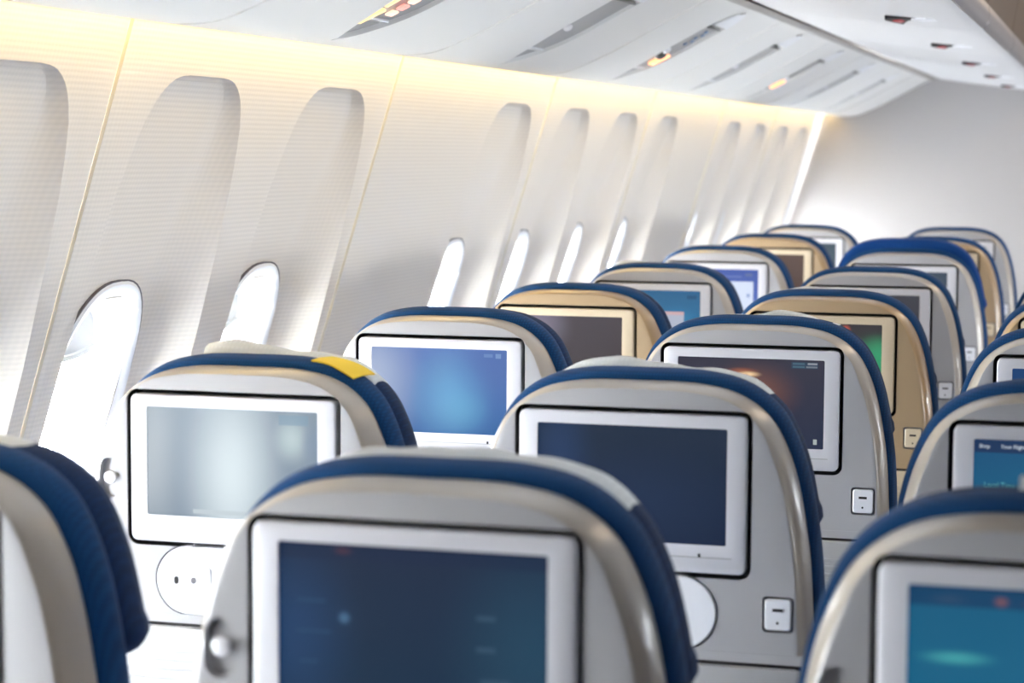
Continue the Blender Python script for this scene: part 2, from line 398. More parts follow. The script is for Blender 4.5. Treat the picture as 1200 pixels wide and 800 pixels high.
# end fairing where the side panels meet the bulkhead
zz = [1.70 - 0.05*i for i in range(35)]
V = []; F = []
for i, z in enumerate(zz):
    for t in range(7):
        a = math.pi/2*t/6
        V.append((wx(max(z, 0.0)) - 0.010 + 0.034*(1-math.cos(a)), SEAM0+6*PER-0.006 + (Y1-SEAM0-6*PER+0.006)*math.sin(a), max(z, 0.0)))
F = [(i*7+j, i*7+j+1, i*7+8+j, i*7+7+j) for i in range(len(zz)-1) for j in range(6)]
tag(obj('trim_1', mesh('trim_1', V, F, sharp=60), MT['frame']), kind='structure')
# warm wash-light strip tucked above the overhead lip
lp = [(-0.306, 1.556), (-0.2775, 1.553), (-0.2765, 1.575), (-0.302, 1.578)]
V, F = loft([[(x, Y0, z) for x, z in lp], [(x, Y1-0.01, z) for x, z in lp]])
obj('light_strip', mesh('light_strip', V, F, smooth=False), MT['cove'], WALL)

# ------------------------------------------------------------------ overhead: service panels and bins
PROF = catmull([(-0.272, 1.600), (-0.274, 1.560), (-0.265, 1.543), (-0.247, 1.535), (-0.215, 1.5325), (-0.165, 1.537), (-0.110, 1.557), (-0.055, 1.582), (0.010, 1.616), (0.085, 1.656), (0.155, 1.692), (0.190, 1.706)], 4)
def arc_pts(prof):
    s = [0.0]
    for a, b in zip(prof, prof[1:]): s.append(s[-1]+math.hypot(b[0]-a[0], b[1]-a[1]))
    return s
PS = 0.98; PY0 = 1.66
def prof_n(i, prof):
    a = prof[max(0, i-1)]; b = prof[min(len(prof)-1, i+1)]; tx, tz = b[0]-a[0], b[1]-a[1]; l = math.hypot(tx, tz)
    return (-tz/l, tx/l)     # pointing up/outside of the cabin
def lens_w(x):
    """half width of the slim lens recess at profile position x"""
    if x < -0.168 or x > 0.165: return 0.0
    if x < 0.02: return 0.098*math.sin(math.pi/2*min(1, (x+0.168)/0.17))**0.8
    if x < 0.085: return 0.098
    t = (x-0.085)/0.08
    return 0.098*math.sqrt(max(0, 1-t*t))
def panel_grid(y0, y1, lens=True):
    V, F = [], []; rows = []
    for i, (x, z) in enumerate(PROF):
        wv = lens_w(x) if lens else 0.0; nx, nz = prof_n(i, PROF); row = []
        wv2 = max(wv, 0.004)
        d = 0.010 if wv > 0.004 else 0.0
        for t in (0, .004, .02, .5, .9): row.append((y0+( -wv2-y0)*t, 0.004 if t == 0 else 0.0))
        row.append((-wv2, 0.0)); row.append((-wv2+min(0.003, wv2*.3), d))
        for t in (.25, .5, .75): row.append((-wv2+2*wv2*t, d))
        row.append((wv2-min(0.003, wv2*.3), d)); row.append((wv2, 0.0))
        for t in (.1, .5, .98, .996, 1): row.append((wv2+(y1-wv2)*t, 0.004 if t == 1 else 0.0))
        for y, dd in row: V.append((x+nx*dd, y, z+nz*dd))
        n = len(row)
    for i in range(len(PROF)-1):
        for j in range(n-1): F.append((i*n+j, i*n+j+1, (i+1)*n+j+1, (i+1)*n+j))
    return mesh('panel', V, F, sharp=25)
ME_PSU = panel_grid(-PS/2+0.014, PS/2-0.014); ME_PSU.materials.append(MT['psu'])
def lens_plate(xa, xb, lift, shrink, material):
    pts_u, pts_l = [], []
    V, F = [], []
    idx = [i for i, (x, z) in enumerate(PROF) if xa <= x <= xb]
    for i in idx:
        x, z = PROF[i]; nx, nz = prof_n(i, PROF); wv = max(lens_w(x)-shrink, 0.001)
        for t in (-1, -.5, 0, .5, 1):
            V.append((x+nx*lift, wv*t, z+nz*lift))
    F = [(a*5+j, a*5+j+1, a*5+6+j, a*5+5+j) for a in range(len(idx)-1) for j in range(4)]
    me = mesh('plate', V, F); me.materials.append(material)
    return me
ME_LENS_TIP = lens_plate(-0.17, -0.098, 0.0085, 0.003, MT['psugrey'])
ME_LENS_MID = lens_plate(-0.100, 0.092, 0.0075, 0.004, MT['psugrey'])
ME_LENS_MIDD = lens_plate(-0.100, 0.092, 0.0075, 0.030, MT['psudark'])
ME_LENS_END = lens_plate(0.088, 0.17, -0.0030, 0.004, MT['frame'])
def onprof(x, off=0.0):
    for i in range(len(PROF)-1):
        a, b = PROF[i], PROF[i+1]
        if a[0] <= x <= b[0] and i > 6:
            t = (x-a[0])/(b[0]-a[0]); nx, nz = prof_n(i, PROF)
            return Vector((x+nx*off, 0, a[1]+(b[1]-a[1])*t+nz*off)), math.atan2(b[1]-a[1], b[0]-a[0])
def slab(name, xm, y, lx, ly, th, off, material, parent, bev=0.002):
    p, ang = onprof(xm, off); me = box(-lx/2, lx/2, -ly/2, ly/2, -th/2, th/2, bev)
    me.materials.append(material); o = obj(name, me, None, parent, (p.x, y, p.z)); o.rotation_euler = (0, -ang, 0); return o
def dome(name, xm, y, r, off, material, parent):
    bm = bmesh.new(); bmesh.ops.create_uvsphere(bm, u_segments=16, v_segments=8, radius=r); me = bpy.data.meshes.new(name); bm.to_mesh(me); bm.free()
    me.polygons.foreach_set('use_smooth', [True]*len(me.polygons)); me.materials.append(material)
    p, ang = onprof(xm, off); o = obj(name, me, None, parent, (p.x, y, p.z)); o.scale = (1, 1, .7); o.rotation_euler = (0, -ang, 0); return o
PLAB = {-1: 'white overhead service panel nearest the camera, cut by the top left corner',
        0: 'overhead service panel at top left with an amber lit lamp strip and red sign',
        1: 'overhead service panel with a wide unlit grey lens and one small knob',
        2: 'overhead service panel with orange lit sign and blue markings near its dark end',
        3: 'overhead service panel with a slim unlit grey lens between two orange lit signs',
        4: 'overhead service panel with dark slim lens and farthest orange lit sign',
        5: 'white overhead service panel just beyond the farthest orange lit sign',
        6: 'farthest white overhead service panel, last one before the grey bulkhead'}
for k in range(-1, 7):
    yk = PY0 + k*PS
    th = empty('service_panel', (0, yk, 0), PLAB[k], 'ceiling panel', 'overhead service panels')
    obj('panel', ME_PSU, None, th)
    # filler strip towards the next panel
    V = [(x+prof_n(i, PROF)[0]*0.002, y, z+prof_n(i, PROF)[1]*0.002) for i, (x, z) in enumerate(PROF) for y in (PS/2-0.011, PS/2+0.011)]
    F = [(i*2, i*2+1, i*2+3, i*2+2) for i in range(len(PROF)-1)]
    obj('filler_strip', mesh('filler_strip', V, F), MT['psu'], th)
    lens = obj('service_lens', ME_LENS_MIDD if k == 4 else ME_LENS_MID, None, th)
    obj('lens_tip', ME_LENS_TIP, None, th); obj('end_cap', ME_LENS_END, None, th)
    slab('divider', -0.098, 0, 0.003, 0.12, 0.004, 0.006, MT['frame'], lens, 0.0008)
    slab('end_rim', 0.090, 0, 0.006, 0.165, 0.010, 0.004, MT['psudark'], lens, 0.002)
    dome('knob', -0.012, -0.075, 0.011, 0.000, MT['knob'], lens)
    if k == 0:
        slab('lamp_strip', -0.088, -0.055, 0.050, 0.014, 0.006, 0.003, MT['amber'], lens)
        slab('lamp_strip', -0.038, -0.074, 0.045, 0.014, 0.006, 0.003, MT['amber'], lens)
        for q, (dx, mm) in enumerate(((-0.072, 'signpale'), (-0.053, 'signred'), (-0.034, 'signpale'))):
            slab('lit_sign', dx, 0.0, 0.016, 0.03, 0.004, 0.003, MT[mm], lens)
    if k == 2 or k == 4:
        slab('lit_sign', -0.052, 0.03 if k == 2 else 0.0, 0.050, 0.055, 0.006, 0.003, MT['signlit'], lens, 0.002)
        if k == 2:
            dome('reading_lamp', -0.030, -0.06, 0.016, 0.0, MT['psudark'], lens)
            for q in range(5): slab('call_button', 0.018+0.013*q, 0.010*(1 if q % 2 else -1)+0.02, 0.010, 0.014, 0.003, 0.004, MT['bluemark'], lens, 0.001)
# overhead lip continuing behind the camera, and up to the bulkhead
def extr(prof, y0, y1):
    V = [(x, y, z) for x, z in prof for y in (y0, y1)]
    return V, [(i*2, i*2+1, i*2+3, i*2+2) for i in range(len(prof)-1)]
CEIL = empty('ceiling', (0, 0, 0), kind='structure')
BINP = catmull([(0.214, 1.735), (0.213, 1.720), (0.225, 1.711), (0.29, 1.701), (0.38, 1.688), (0.50, 1.672), (0.60, 1.660), (0.67, 1.653), (0.715, 1.650), (0.735, 1.654)], 4)
EDGEP = catmull([(0.735, 1.656), (0.744, 1.668), (0.748, 1.690), (0.746, 1.712)], 4)
DOORP = [(0.742, 1.714), (0.752, 1.78), (0.775, 1.90), (0.82, 2.05), (0.86, 2.16)]
YB0 = 2.43; BP = 1.2445
REAR = empty('trim_2', (0, 0, 0), kind='structure'); ENDT = empty('trim_3', (0, 0, 0), kind='structure'); RAIL = empty('trim_4', (0, 0, 0), kind='structure'); SKIN = empty('trim_5', (0, 0, 0), kind='structure')
V, F = extr(PROF, Y0, PY0-1.5*PS); obj('panel_run', mesh('panel_run', V, F), MT['psu'], REAR)
V, F = extr(PROF, PY0+6.5*PS+0.012, Y1); obj('panel_end', mesh('panel_end', V, F), MT['psu'], ENDT)
for ya, yb, par in ((Y0, YB0-0.004, REAR), (YB0+5*BP+0.004, Y1, ENDT)):
    V, F = extr(BINP, ya, yb); obj('bin_run', mesh('bin_run', V, F), MT['bin'], par)
    V, F = extr(EDGEP, ya, yb); obj('bin_edge', mesh('bin_edge', V, F), MT['binedge'], par)
    V, F = extr(DOORP, ya, yb); obj('bin_door', mesh('bin_door', V, F), MT['bronze'], par)
obj('gap_rail', box(0.180, 0.212, Y0, Y1, 1.730, 1.736), MT['dark'], RAIL)
V, F = extr(catmull([(0.150, 1.7005), (0.172, 1.7085), (0.188, 1.7075), (0.196, 1.720)], 3), Y0, Y1-0.002)
V = [(x, y, z-0.0035) for x, y, z in V]
obj('rail', mesh('rail', V, F), MT['rail'], RAIL)
obj('ceiling_panel', box(0.80, 2*XC+0.66, Y0, Y1, 2.16, 2.20), MT['ceil'], CEIL)
obj('roof_cover', box(-0.75, 0.90, Y0-0.04, Y1+0.04, 2.20, 2.24), MT['ceil'], CEIL)
V = [(-0.75, y, z) for y in (Y0-0.04, Y1+0.04) for z in (-0.05, 2.24)]
# unseen slabs added above the sidewall panels to block leaking daylight
obj('roof_light_block', box(-0.78, -0.75, Y0-0.04, Y1+0.04, 1.60, 2.24), MT['ceil'], SKIN)
obj('roof_light_block', box(-0.78, -0.28, Y0-0.04, Y1+0.04, 1.74, 1.76), MT['ceil'], SKIN)
obj('roof_light_block', box(2*XC+0.26, 2*XC+0.75, Y0-0.04, Y1+0.04, 1.66, 2.24), MT['ceil'], CEIL)
BLAB = ['overhead bin nearest the camera, its red-tipped latch largest at the top edge', 'second overhead bin from the top edge, small red-tipped latch with white lever',
        'third overhead bin from the top edge, small dark latch', 'fourth overhead bin from the top edge, near the grey bulkhead', 'farthest overhead bin, against the grey bulkhead']
def bin_mesh(prof, y0, y1):
    rows = [(y0, 0.006), (y0+0.004, 0.0), (y0+0.02, 0.0), ((y0+y1)/2, 0.0), (y1-0.02, 0.0), (y1-0.004, 0.0), (y1, 0.006)]
    V = []
    for i, (x, z) in enumerate(prof):
        nx, nz = prof_n(i, prof)
        for y, d in rows: V.append((x+nx*d, y, z+nz*d))
    n = len(rows)
    return mesh('bin', V, [(i*n+j, i*n+j+1, (i+1)*n+j+1, (i+1)*n+j) for i in range(len(prof)-1) for j in range(n-1)])
ME_BIN = bin_mesh(BINP, -BP/2+0.003, BP/2-0.003); ME_BIN.materials.append(MT['bin'])
ME_EDGE = bin_mesh(EDGEP, -BP/2+0.003, BP/2-0.003); ME_EDGE.materials.append(MT['binedge'])
ME_DOOR = bin_mesh(DOORP, -BP/2+0.004, BP/2-0.004); ME_DOOR.materials.append(MT['bronze'])
def prism(pts, z0, z1):
    V, F = loft([[(x, y, z0) for x, y in pts], [(x, y, z1) for x, y in pts]]); return mesh('prism', V, F, smooth=False)
ME_L1 = prism([(0.60, -0.03), (0.622, 0.045), (0.665, 0.025), (0.674, -0.03), (0.635, -0.07)], 1.6545, 1.668); ME_L1.materials.append(MT['white'])
ME_L2 = prism([(0.535, 0.04), (0.560, 0.20), (0.585, 0.06), (0.625, -0.02), (0.628, -0.05), (0.54, -0.02)], 1.6585, 1.672); ME_L2.materials.append(MT['dark'])
ME_L3 = prism([(0.552, 0.03), (0.562, 0.12), (0.578, 0.05), (0.572, 0.01)], 1.6565, 1.670); ME_L3.materials.append(MT['red'])
for j in range(5):
    b = empty('overhead_bin', (0, YB0+BP*(j+0.5), 0), BLAB[j], 'luggage bin', 'overhead bins')
    obj('bin_body', ME_BIN, None, b); obj('bin_edge', ME_EDGE, None, b); obj('bin_door', ME_DOOR, None, b)
    lt = obj('latch', ME_L1, None, b, (0, 0.25, 0)); obj('latch_recess', ME_L2, None, lt); obj('latch_tip', ME_L3, None, lt)
# ceiling lamps over the aisle
for i in range(2, 5):
    o = obj('ceiling_light', box(1.35, 1.75, Y0+0.15+2.5*i, Y0+2.45+2.5*i, 2.135, 2.158, 0.006), MT['lamp'])
    tag(o, ['long ceiling lamp over the aisle, nearest of three', 'long ceiling lamp over the aisle, middle one of three', 'long ceiling lamp over the aisle, farthest of three by the bulkhead'][i-2], 'lamp', 'aisle ceiling lamps')

# ------------------------------------------------------------------ seats
ZB = 1.05                                        # height of the top edge of the monitor
HALF = [(0.0, 0.0435), (0.04, 0.0435), (0.075, 0.0415), (0.112, 0.034), (0.142, 0.0185), (0.164, -0.0045), (0.181, -0.040), (0.193, -0.080), (0.203, -0.130), (0.2095, -0.18), (0.213, -0.24), (0.215, -0.30), (0.216, -0.40), (0.2165, -0.50), (0.2165, -0.585), (0.209, -0.612), (0.185, -0.620), (0.09, -0.620)]
_cr = [(x, z-0.006*max(0, min(1, (z+0.08)/0.09))) for x, z in catmull(HALF, 4)]
OUT = [(-x, z) for x, z in reversed(_cr[1:])]     # left side, going up
OUT = OUT + _cr                                   # then right side going down -> clockwise
OUT = list(reversed(OUT))                         # counter-clockwise
def oz(x):                                        # top outline height at x
    x = abs(x)
    for a, b in zip(_cr, _cr[1:]):
        if a[0] <= x <= b[0]: return a[1]+(b[1]-a[1])*(x-a[0])/max(1e-6, b[0]-a[0])
    return -0.2
def up(pts): return [(x, z+ZB) for x, z in pts]
def grow(pts, d): return inset(pts, -d)
def bool_cut(me, cutters):
    o = bpy.data.objects.new('tmp', me); COL.objects.link(o); tmp = [o]
    for c in cutters:
        co = bpy.data.objects.new('cut', c); COL.objects.link(co); tmp.append(co)
        md = o.modifiers.new('b', 'BOOLEAN'); md.operation = 'DIFFERENCE'; md.solver = 'EXACT'; md.object = co
    bpy.context.view_layer.update()
    dg = bpy.context.evaluated_depsgraph_get(); r = bpy.data.meshes.new_from_object(o.evaluated_get(dg))
    for t in tmp: bpy.data.objects.remove(t)
    r.polygons.foreach_set('use_smooth', [True]*len(r.polygons)); r.set_sharp_from_angle(angle=math.radians(28))
    return r
SO = up([(x, z-0.003*max(0, min(1, (z+0.06)/0.08))) for x, z in OUT])
O = up(OUT)
shell_layers = [(0.0150, 0.0), (0.0135, 0.0003), (0.0115, 0.0018), (0.0080, 0.0070), (0.0045, 0.0150), (0.0020, 0.0260), (0.0004, 0.038), (0.0, 0.046), (0.0015, 0.053), (0.005, 0.058)]
def rim_fac(z): return 1.0 - 0.5*max(0.0, min(1.0, (z-(ZB-0.04))/0.06))
def inset_var(pts, d): return [(x+(xi-x)*rim_fac(z), z+(zi-z)*rim_fac(z)) for (x, z), (xi, zi) in zip(pts, inset(pts, d))]
V, F = loft([xz(inset_var(SO, d), y) for d, y in shell_layers])
shell = mesh('back_shell', V, F)
BW, BH = 0.1385, 0.0938; BCZ = ZB-BH
def cutter(pts, y1, pts1=None):
    V, F = loft([xz(pts, -0.02), xz(pts1 or pts, y1)]); return mesh('cutter', V, F, smooth=False)
HOOK = (-0.1705, ZB-0.110)
HS = (0.0, ZB-0.236, 0.104, 0.0435)
USB = (0.1775, ZB-0.232, 0.0185, 0.0215)
ME_SHELL = bool_cut(shell, [cutter(rrect(0, BCZ, BW+0.0060, BH+0.0060, 0.0142), 0.024),
                            cutter(rrect(HOOK[0], HOOK[1], 0.0155, 0.029, 0.0150, 8), 0.0095, rrect(HOOK[0]+0.001, HOOK[1], 0.0125, 0.024, 0.012, 8)),
                            cutter(rrect(HS[0], HS[1], HS[2]+0.0022, HS[3]+0.0022, HS[3]+0.0020, 12), 0.008),
                            cutter(rrect(USB[0], USB[1], USB[2], USB[3], 0.005), 0.006)])
def seg_dist(p, a, b):
    ax, az = a; dx, dz = b[0]-ax, b[1]-az; t = max(0, min(1, ((p[0]-ax)*dx+(p[1]-az)*dz)/max(1e-12, dx*dx+dz*dz)))
    return math.hypot(p[0]-ax-dx*t, p[1]-az-dz*t)
ME_SHELL.materials.clear(); ME_SHELL.materials.append(None); ME_SHELL.materials.append(None)
for f in ME_SHELL.polygons:
    c = f.center
    f.material_index = 1 if c.y > 0.0009 and min(seg_dist((c.x, c.z), SO[i-1], SO[i]) for i in range(len(SO))) < 0.0125*rim_fac(c.z) else 0
# dark liner inside the monitor pocket
V, F = loft([xz(rrect(0, BCZ, BW+0.0058, BH+0.0058, 0.0140), 0.003), xz(rrect(0, BCZ, BW+0.0058, BH+0.0058, 0.0140), 0.0235), xz(rrect(0, BCZ, BW-0.02, BH-0.02, 0.008), 0.0235)], False, False)
ME_LINER = mesh('monitor_gap', V, F); ME_LINER.materials.append(MT['dark'])
V, F = loft([xz(rrect(0, BCZ, BW, BH, 0.009), 0.023), xz(rrect(0, BCZ, BW, BH, 0.009), 0.0), xz(rrect(0, BCZ, BW-0.0012, BH-0.0012, 0.008), -0.0022), xz(rrect(0, BCZ, BW-0.004, BH-0.004, 0.006), -0.0034)])
mon = mesh('monitor', V, F)
SX0, SX1, SZ1, SZ0 = -0.1385+0.0229, 0.1385-0.0234, ZB-0.0151, ZB-0.1875+0.0338
scx, scz, shw, shh = (SX0+SX1)/2, (SZ0+SZ1)/2, (SX1-SX0)/2, (SZ1-SZ0)/2
V, F = loft([xz(rrect(scx, scz, shw, shh, 0.002, 2), -0.02), xz(rrect(scx, scz, shw, shh, 0.002, 2), 0.0)])
ME_MON = bool_cut(mon, [mesh('cutter', V, F, smooth=False)])
V, F = loft([xz(rrect(scx, scz, shw, shh, 0.002, 2), 0.001), xz(rrect(scx, scz, shw, shh, 0.002, 2), -0.0014)])
ME_SCR = mesh('screen', V, F, smooth=False)
ME_CHIN = box(-0.112, 0.122, -0.0042, -0.002, ZB-0.1690, ZB-0.1678); ME_CHIN.materials.append(MT['tray'])
ME_LED = box(0.082, 0.085, -0.0044, -0.002, ZB-0.168, ZB-0.164); ME_LED.materials.append(MT['dark'])
# handset / jack plate
V, F = loft([xz(rrect(HS[0], HS[1], HS[2], HS[3], HS[3]-0.0002, 12), 0.0075), xz(rrect(HS[0], HS[1], HS[2], HS[3], HS[3]-0.0002, 12), -0.0005), xz(rrect(HS[0], HS[1], HS[2]-0.0015, HS[3]-0.0015, HS[3]-0.0017, 12), -0.0022)])
ME_HS = mesh('handset', V, F)
V, F = loft([xz(rrect(HS[0], HS[1], HS[2]+0.002, HS[3]+0.002, HS[3]+0.0018, 12), 0.002), xz(rrect(HS[0], HS[1], HS[2]+0.002, HS[3]+0.002, HS[3]+0.0018, 12), 0.0076)], False, True)
ME_HSGAP = mesh('handset_gap', V, F); ME_HSGAP.materials.append(MT['dark'])
ME_JPLATE = mesh('jack_plate', *loft([xz(rrect(-0.047, ZB-0.236, 0.018, 0.018, 0.004), -0.0005), xz(rrect(-0.047, ZB-0.236, 0.018, 0.018, 0.004), -0.0042)]))
ME_JACK = mesh('jack_hole', *loft([xz(rrect(-0.052, ZB-0.235, 0.0035, 0.0042, 0.0034), -0.001), xz(rrect(-0.052, ZB-0.235, 0.0035, 0.0042, 0.0034), -0.0048)])); ME_JACK.materials.append(MT['seal'])
ME_JACK2 = mesh('jack_hole', *loft([xz(rrect(-0.0765, ZB-0.236, 0.0030, 0.0048, 0.0028), -0.001), xz(rrect(-0.0765, ZB-0.236, 0.0030, 0.0048, 0.0028), -0.0028)])); ME_JACK2.materials.append(MT['dark'])
ME_TAB = box(-0.0535, -0.0515, -0.001, 0.002, ZB-0.193, ZB-0.1885); ME_TAB.materials.append(MT['seal'])
# usb port
ME_USB = mesh('usb_port', *loft([xz(rrect(USB[0], USB[1], 0.0155, 0.0182, 0.004), 0.0058), xz(rrect(USB[0], USB[1], 0.0155, 0.0182, 0.004), -0.0008), xz(rrect(USB[0], USB[1], 0.0140, 0.0165, 0.003), -0.0022)]))
ME_USBGAP = mesh('usb_gap', *loft([xz(rrect(USB[0], USB[1], 0.0183, 0.0213, 0.0048), 0.003), xz(rrect(USB[0], USB[1], 0.0183, 0.0213, 0.0048), 0.0056)], False, True)); ME_USBGAP.materials.append(MT['portgap'])
ME_SLOT = box(USB[0]-0.0062, USB[0]+0.0062, -0.0030, -0.001, USB[1]+0.004, USB[1]+0.0075); ME_SLOT.materials.append(MT['dark'])
ME_DOT = mesh('usb_lamp', *loft([xz(rrect(USB[0]-0.0002, USB[1]-0.0095, 0.0015, 0.0015, 0.0014), -0.001), xz(rrect(USB[0]-0.0002, USB[1]-0.0095, 0.0015, 0.0015, 0.0014), -0.0030)])); ME_DOT.materials.append(MT['dark'])
# coat hook knob
def knob_mesh():
    prof = [(0.0045, 0.0095), (0.0045, 0.002), (0.0080, 0.000), (0.0088, -0.0025), (0.0082, -0.0050), (0.0050, -0.0062), (0.0008, -0.0065)]
    return mesh('coat_hook', *loft([[(HOOK[0]+0.004+r*math.cos(2*math.pi*i/20), y, HOOK[1]+0.002+r*math.sin(2*math.pi*i/20)) for i in range(20)] for r, y in prof]))
ME_KNOB = knob_mesh()
# fold-down tray with ribs
ME_TRAY = box(-0.203, 0.203, -0.010, 0.006, ZB-0.565, ZB-0.2955, 0.004)
ME_RIB = box(-0.180, 0.180, -0.0125, -0.008, -0.0028, 0.0028, 0.0012)
ME_TGAP = box(-0.205, 0.205, -0.0012, 0.004, ZB-0.2965, ZB-0.2915); ME_TGAP.materials.append(MT['dark'])
ME_BAND = mesh('band', [(-0.207, -0.0008, ZB-0.2915), (0.207, -0.0008, ZB-0.2915), (0.207, -0.0008, ZB-0.2800), (-0.207, -0.0008, ZB-0.2800), (-0.207, 0.003, ZB-0.2915), (0.207, 0.003, ZB-0.2915), (0.207, 0.003, ZB-0.2800), (-0.207, 0.003, ZB-0.2800)], [(0, 1, 2, 3), (4, 5, 6, 7), (0, 1, 5, 4), (1, 2, 6, 5), (2, 3, 7, 6), (3, 0, 4, 7)], smooth=False)
# blue back cushion wrapping the shell edge
cl = [(0.006, 0.050), (-0.0015, 0.054), (-0.006, 0.062), (-0.0085, 0.078), (-0.0085, 0.092), (-0.004, 0.104), (0.004, 0.110), (0.03, 0.112)]
ME_CUSH = mesh('back_cushion', *loft([xz(inset(O, d), y) for d, y in cl]), sharp=60)
# headrest: upper part only, flared lower corners
hh_ = [(x, z) for x, z in _cr if z > -0.118] + [(0.2050, -0.126), (0.2065, -0.136), (0.2015, -0.146), (0.186, -0.153), (0.15, -0.156), (0.07, -0.158)]
HOUT = list(reversed([(-x, z) for x, z in reversed(hh_[1:])] + hh_))
hl = [(0.016, 0.099), (0.002, 0.101), (-0.002, 0.110), (-0.0045, 0.124), (-0.004, 0.142), (-0.001, 0.158), (0.014, 0.168), (0.035, 0.172)]
ME_HEAD = mesh('headrest', *loft([xz(inset(up(HOUT), d), y) for d, y in hl]), sharp=60)
# seat bottom
ME_SEATC = box(-0.225, 0.225, 0.12, 0.58, 0.34, 0.47, 0.04, 4)
ME_LOWC = box(-0.21, 0.21, 0.055, 0.15, 0.36, 0.60, 0.03, 3)
def arm_mesh(sx):
    V, F = loft([[(sx*0.2567+0.022*math.cos(2*math.pi*i/16), y, z+0.018*math.sin(2*math.pi*i/16)) for i in range(16)] for y, z in ((0.085, 0.615), (0.09, 0.62), (0.30, 0.625), (0.45, 0.62), (0.47, 0.60))])
    V2, F2 = loft([[(sx*0.2567+dx, 0.11, z) for dx, z in ((-.014, .40), (.014, .40), (.014, .61), (-.014, .61))], [(sx*0.2567+dx, 0.42, z) for dx, z in ((-.014, .40), (.014, .40), (.014, .61), (-.014, .61))]])
    n = len(V); return mesh('armrest', V+V2, F+[tuple(i+n for i in f) for f in F2])
ME_ARM = [arm_mesh(-1), arm_mesh(1)]
def leg_mesh(sx):
    V, F = [], []
    for a, b, r in (((sx*0.16, 0.16, 0.36), (sx*0.16, 0.10, 0.0), 0.016), ((sx*0.16, 0.44, 0.36), (sx*0.16, 0.50, 0.0), 0.016), ((sx*0.16, 0.08, 0.008), (sx*0.16, 0.53, 0.008), 0.0085), ((sx*0.16, 0.12, 0.345), (sx*0.16, 0.50, 0.345), 0.014)):
        a, b = Vector(a), Vector(b); d = (b-a).normalized(); u = d.orthogonal().normalized(); v = d.cross(u); n = len(V)
        for p in (a, b):
            for i in range(10): V.append(p+u*r*math.cos(2*math.pi*i/10)+v*r*math.sin(2*math.pi*i/10))
        F += [(n+i, n+(i+1) % 10, n+10+(i+1) % 10, n+10+i) for i in range(10)] + [tuple(n+i for i in range(10)), tuple(n+10+i for i in range(10))]
    return mesh('leg_frame', V, F)
ME_LEG = [leg_mesh(-1), leg_mesh(1)]
def cover_mesh(x0, x1, peak, ph, pw, rise, seed):
    rnd = random.Random(seed); ph1, ph2 = rnd.uniform(0, 6), rnd.uniform(0, 6); nx = 36
    V, F = [], []
    path = [(0.104, -0.007), (0.106, -0.001), (0.112, 0.0025), (0.124, 0.0060), (0.142, 0.0055), (0.160, 0.000), (0.174, -0.016), (0.180, -0.05), (0.182, -0.13)]
    full = [(y-0.0, z, 0.0) for y, z in path] + [(y-0.002, z-0.0022, 1.0) for y, z in reversed(path)]
    n = len(full)
    for i in range(nx+1):
        x = x0+(x1-x0)*i/nx; b = ph*math.exp(-((x-peak)/pw)**2)
        wv = 0.0012*math.sin(x*60+ph1)+0.0010*math.sin(x*113+ph2)
        for k, (y, z, _) in enumerate(full):
            kk = min(k, n-1-k); f = min(1.0, kk/2) if kk < 5 else max(0, 1-(kk-5)/3)
            V.append((x, y + 0.004*math.sin(x*45+ph2)*(1 if kk < 2 else 0), ZB+oz(x)+z+(b+wv+rise)*f))
    for i in range(nx):
        for k in range(n): F.append((i*n+k, i*n+(k+1) % n, (i+1)*n+(k+1) % n, (i+1)*n+k))
    F += [tuple(range(n)), tuple(nx*n+k for k in range(n))]
    return mesh('headrest_cover', V, F, sharp=70)

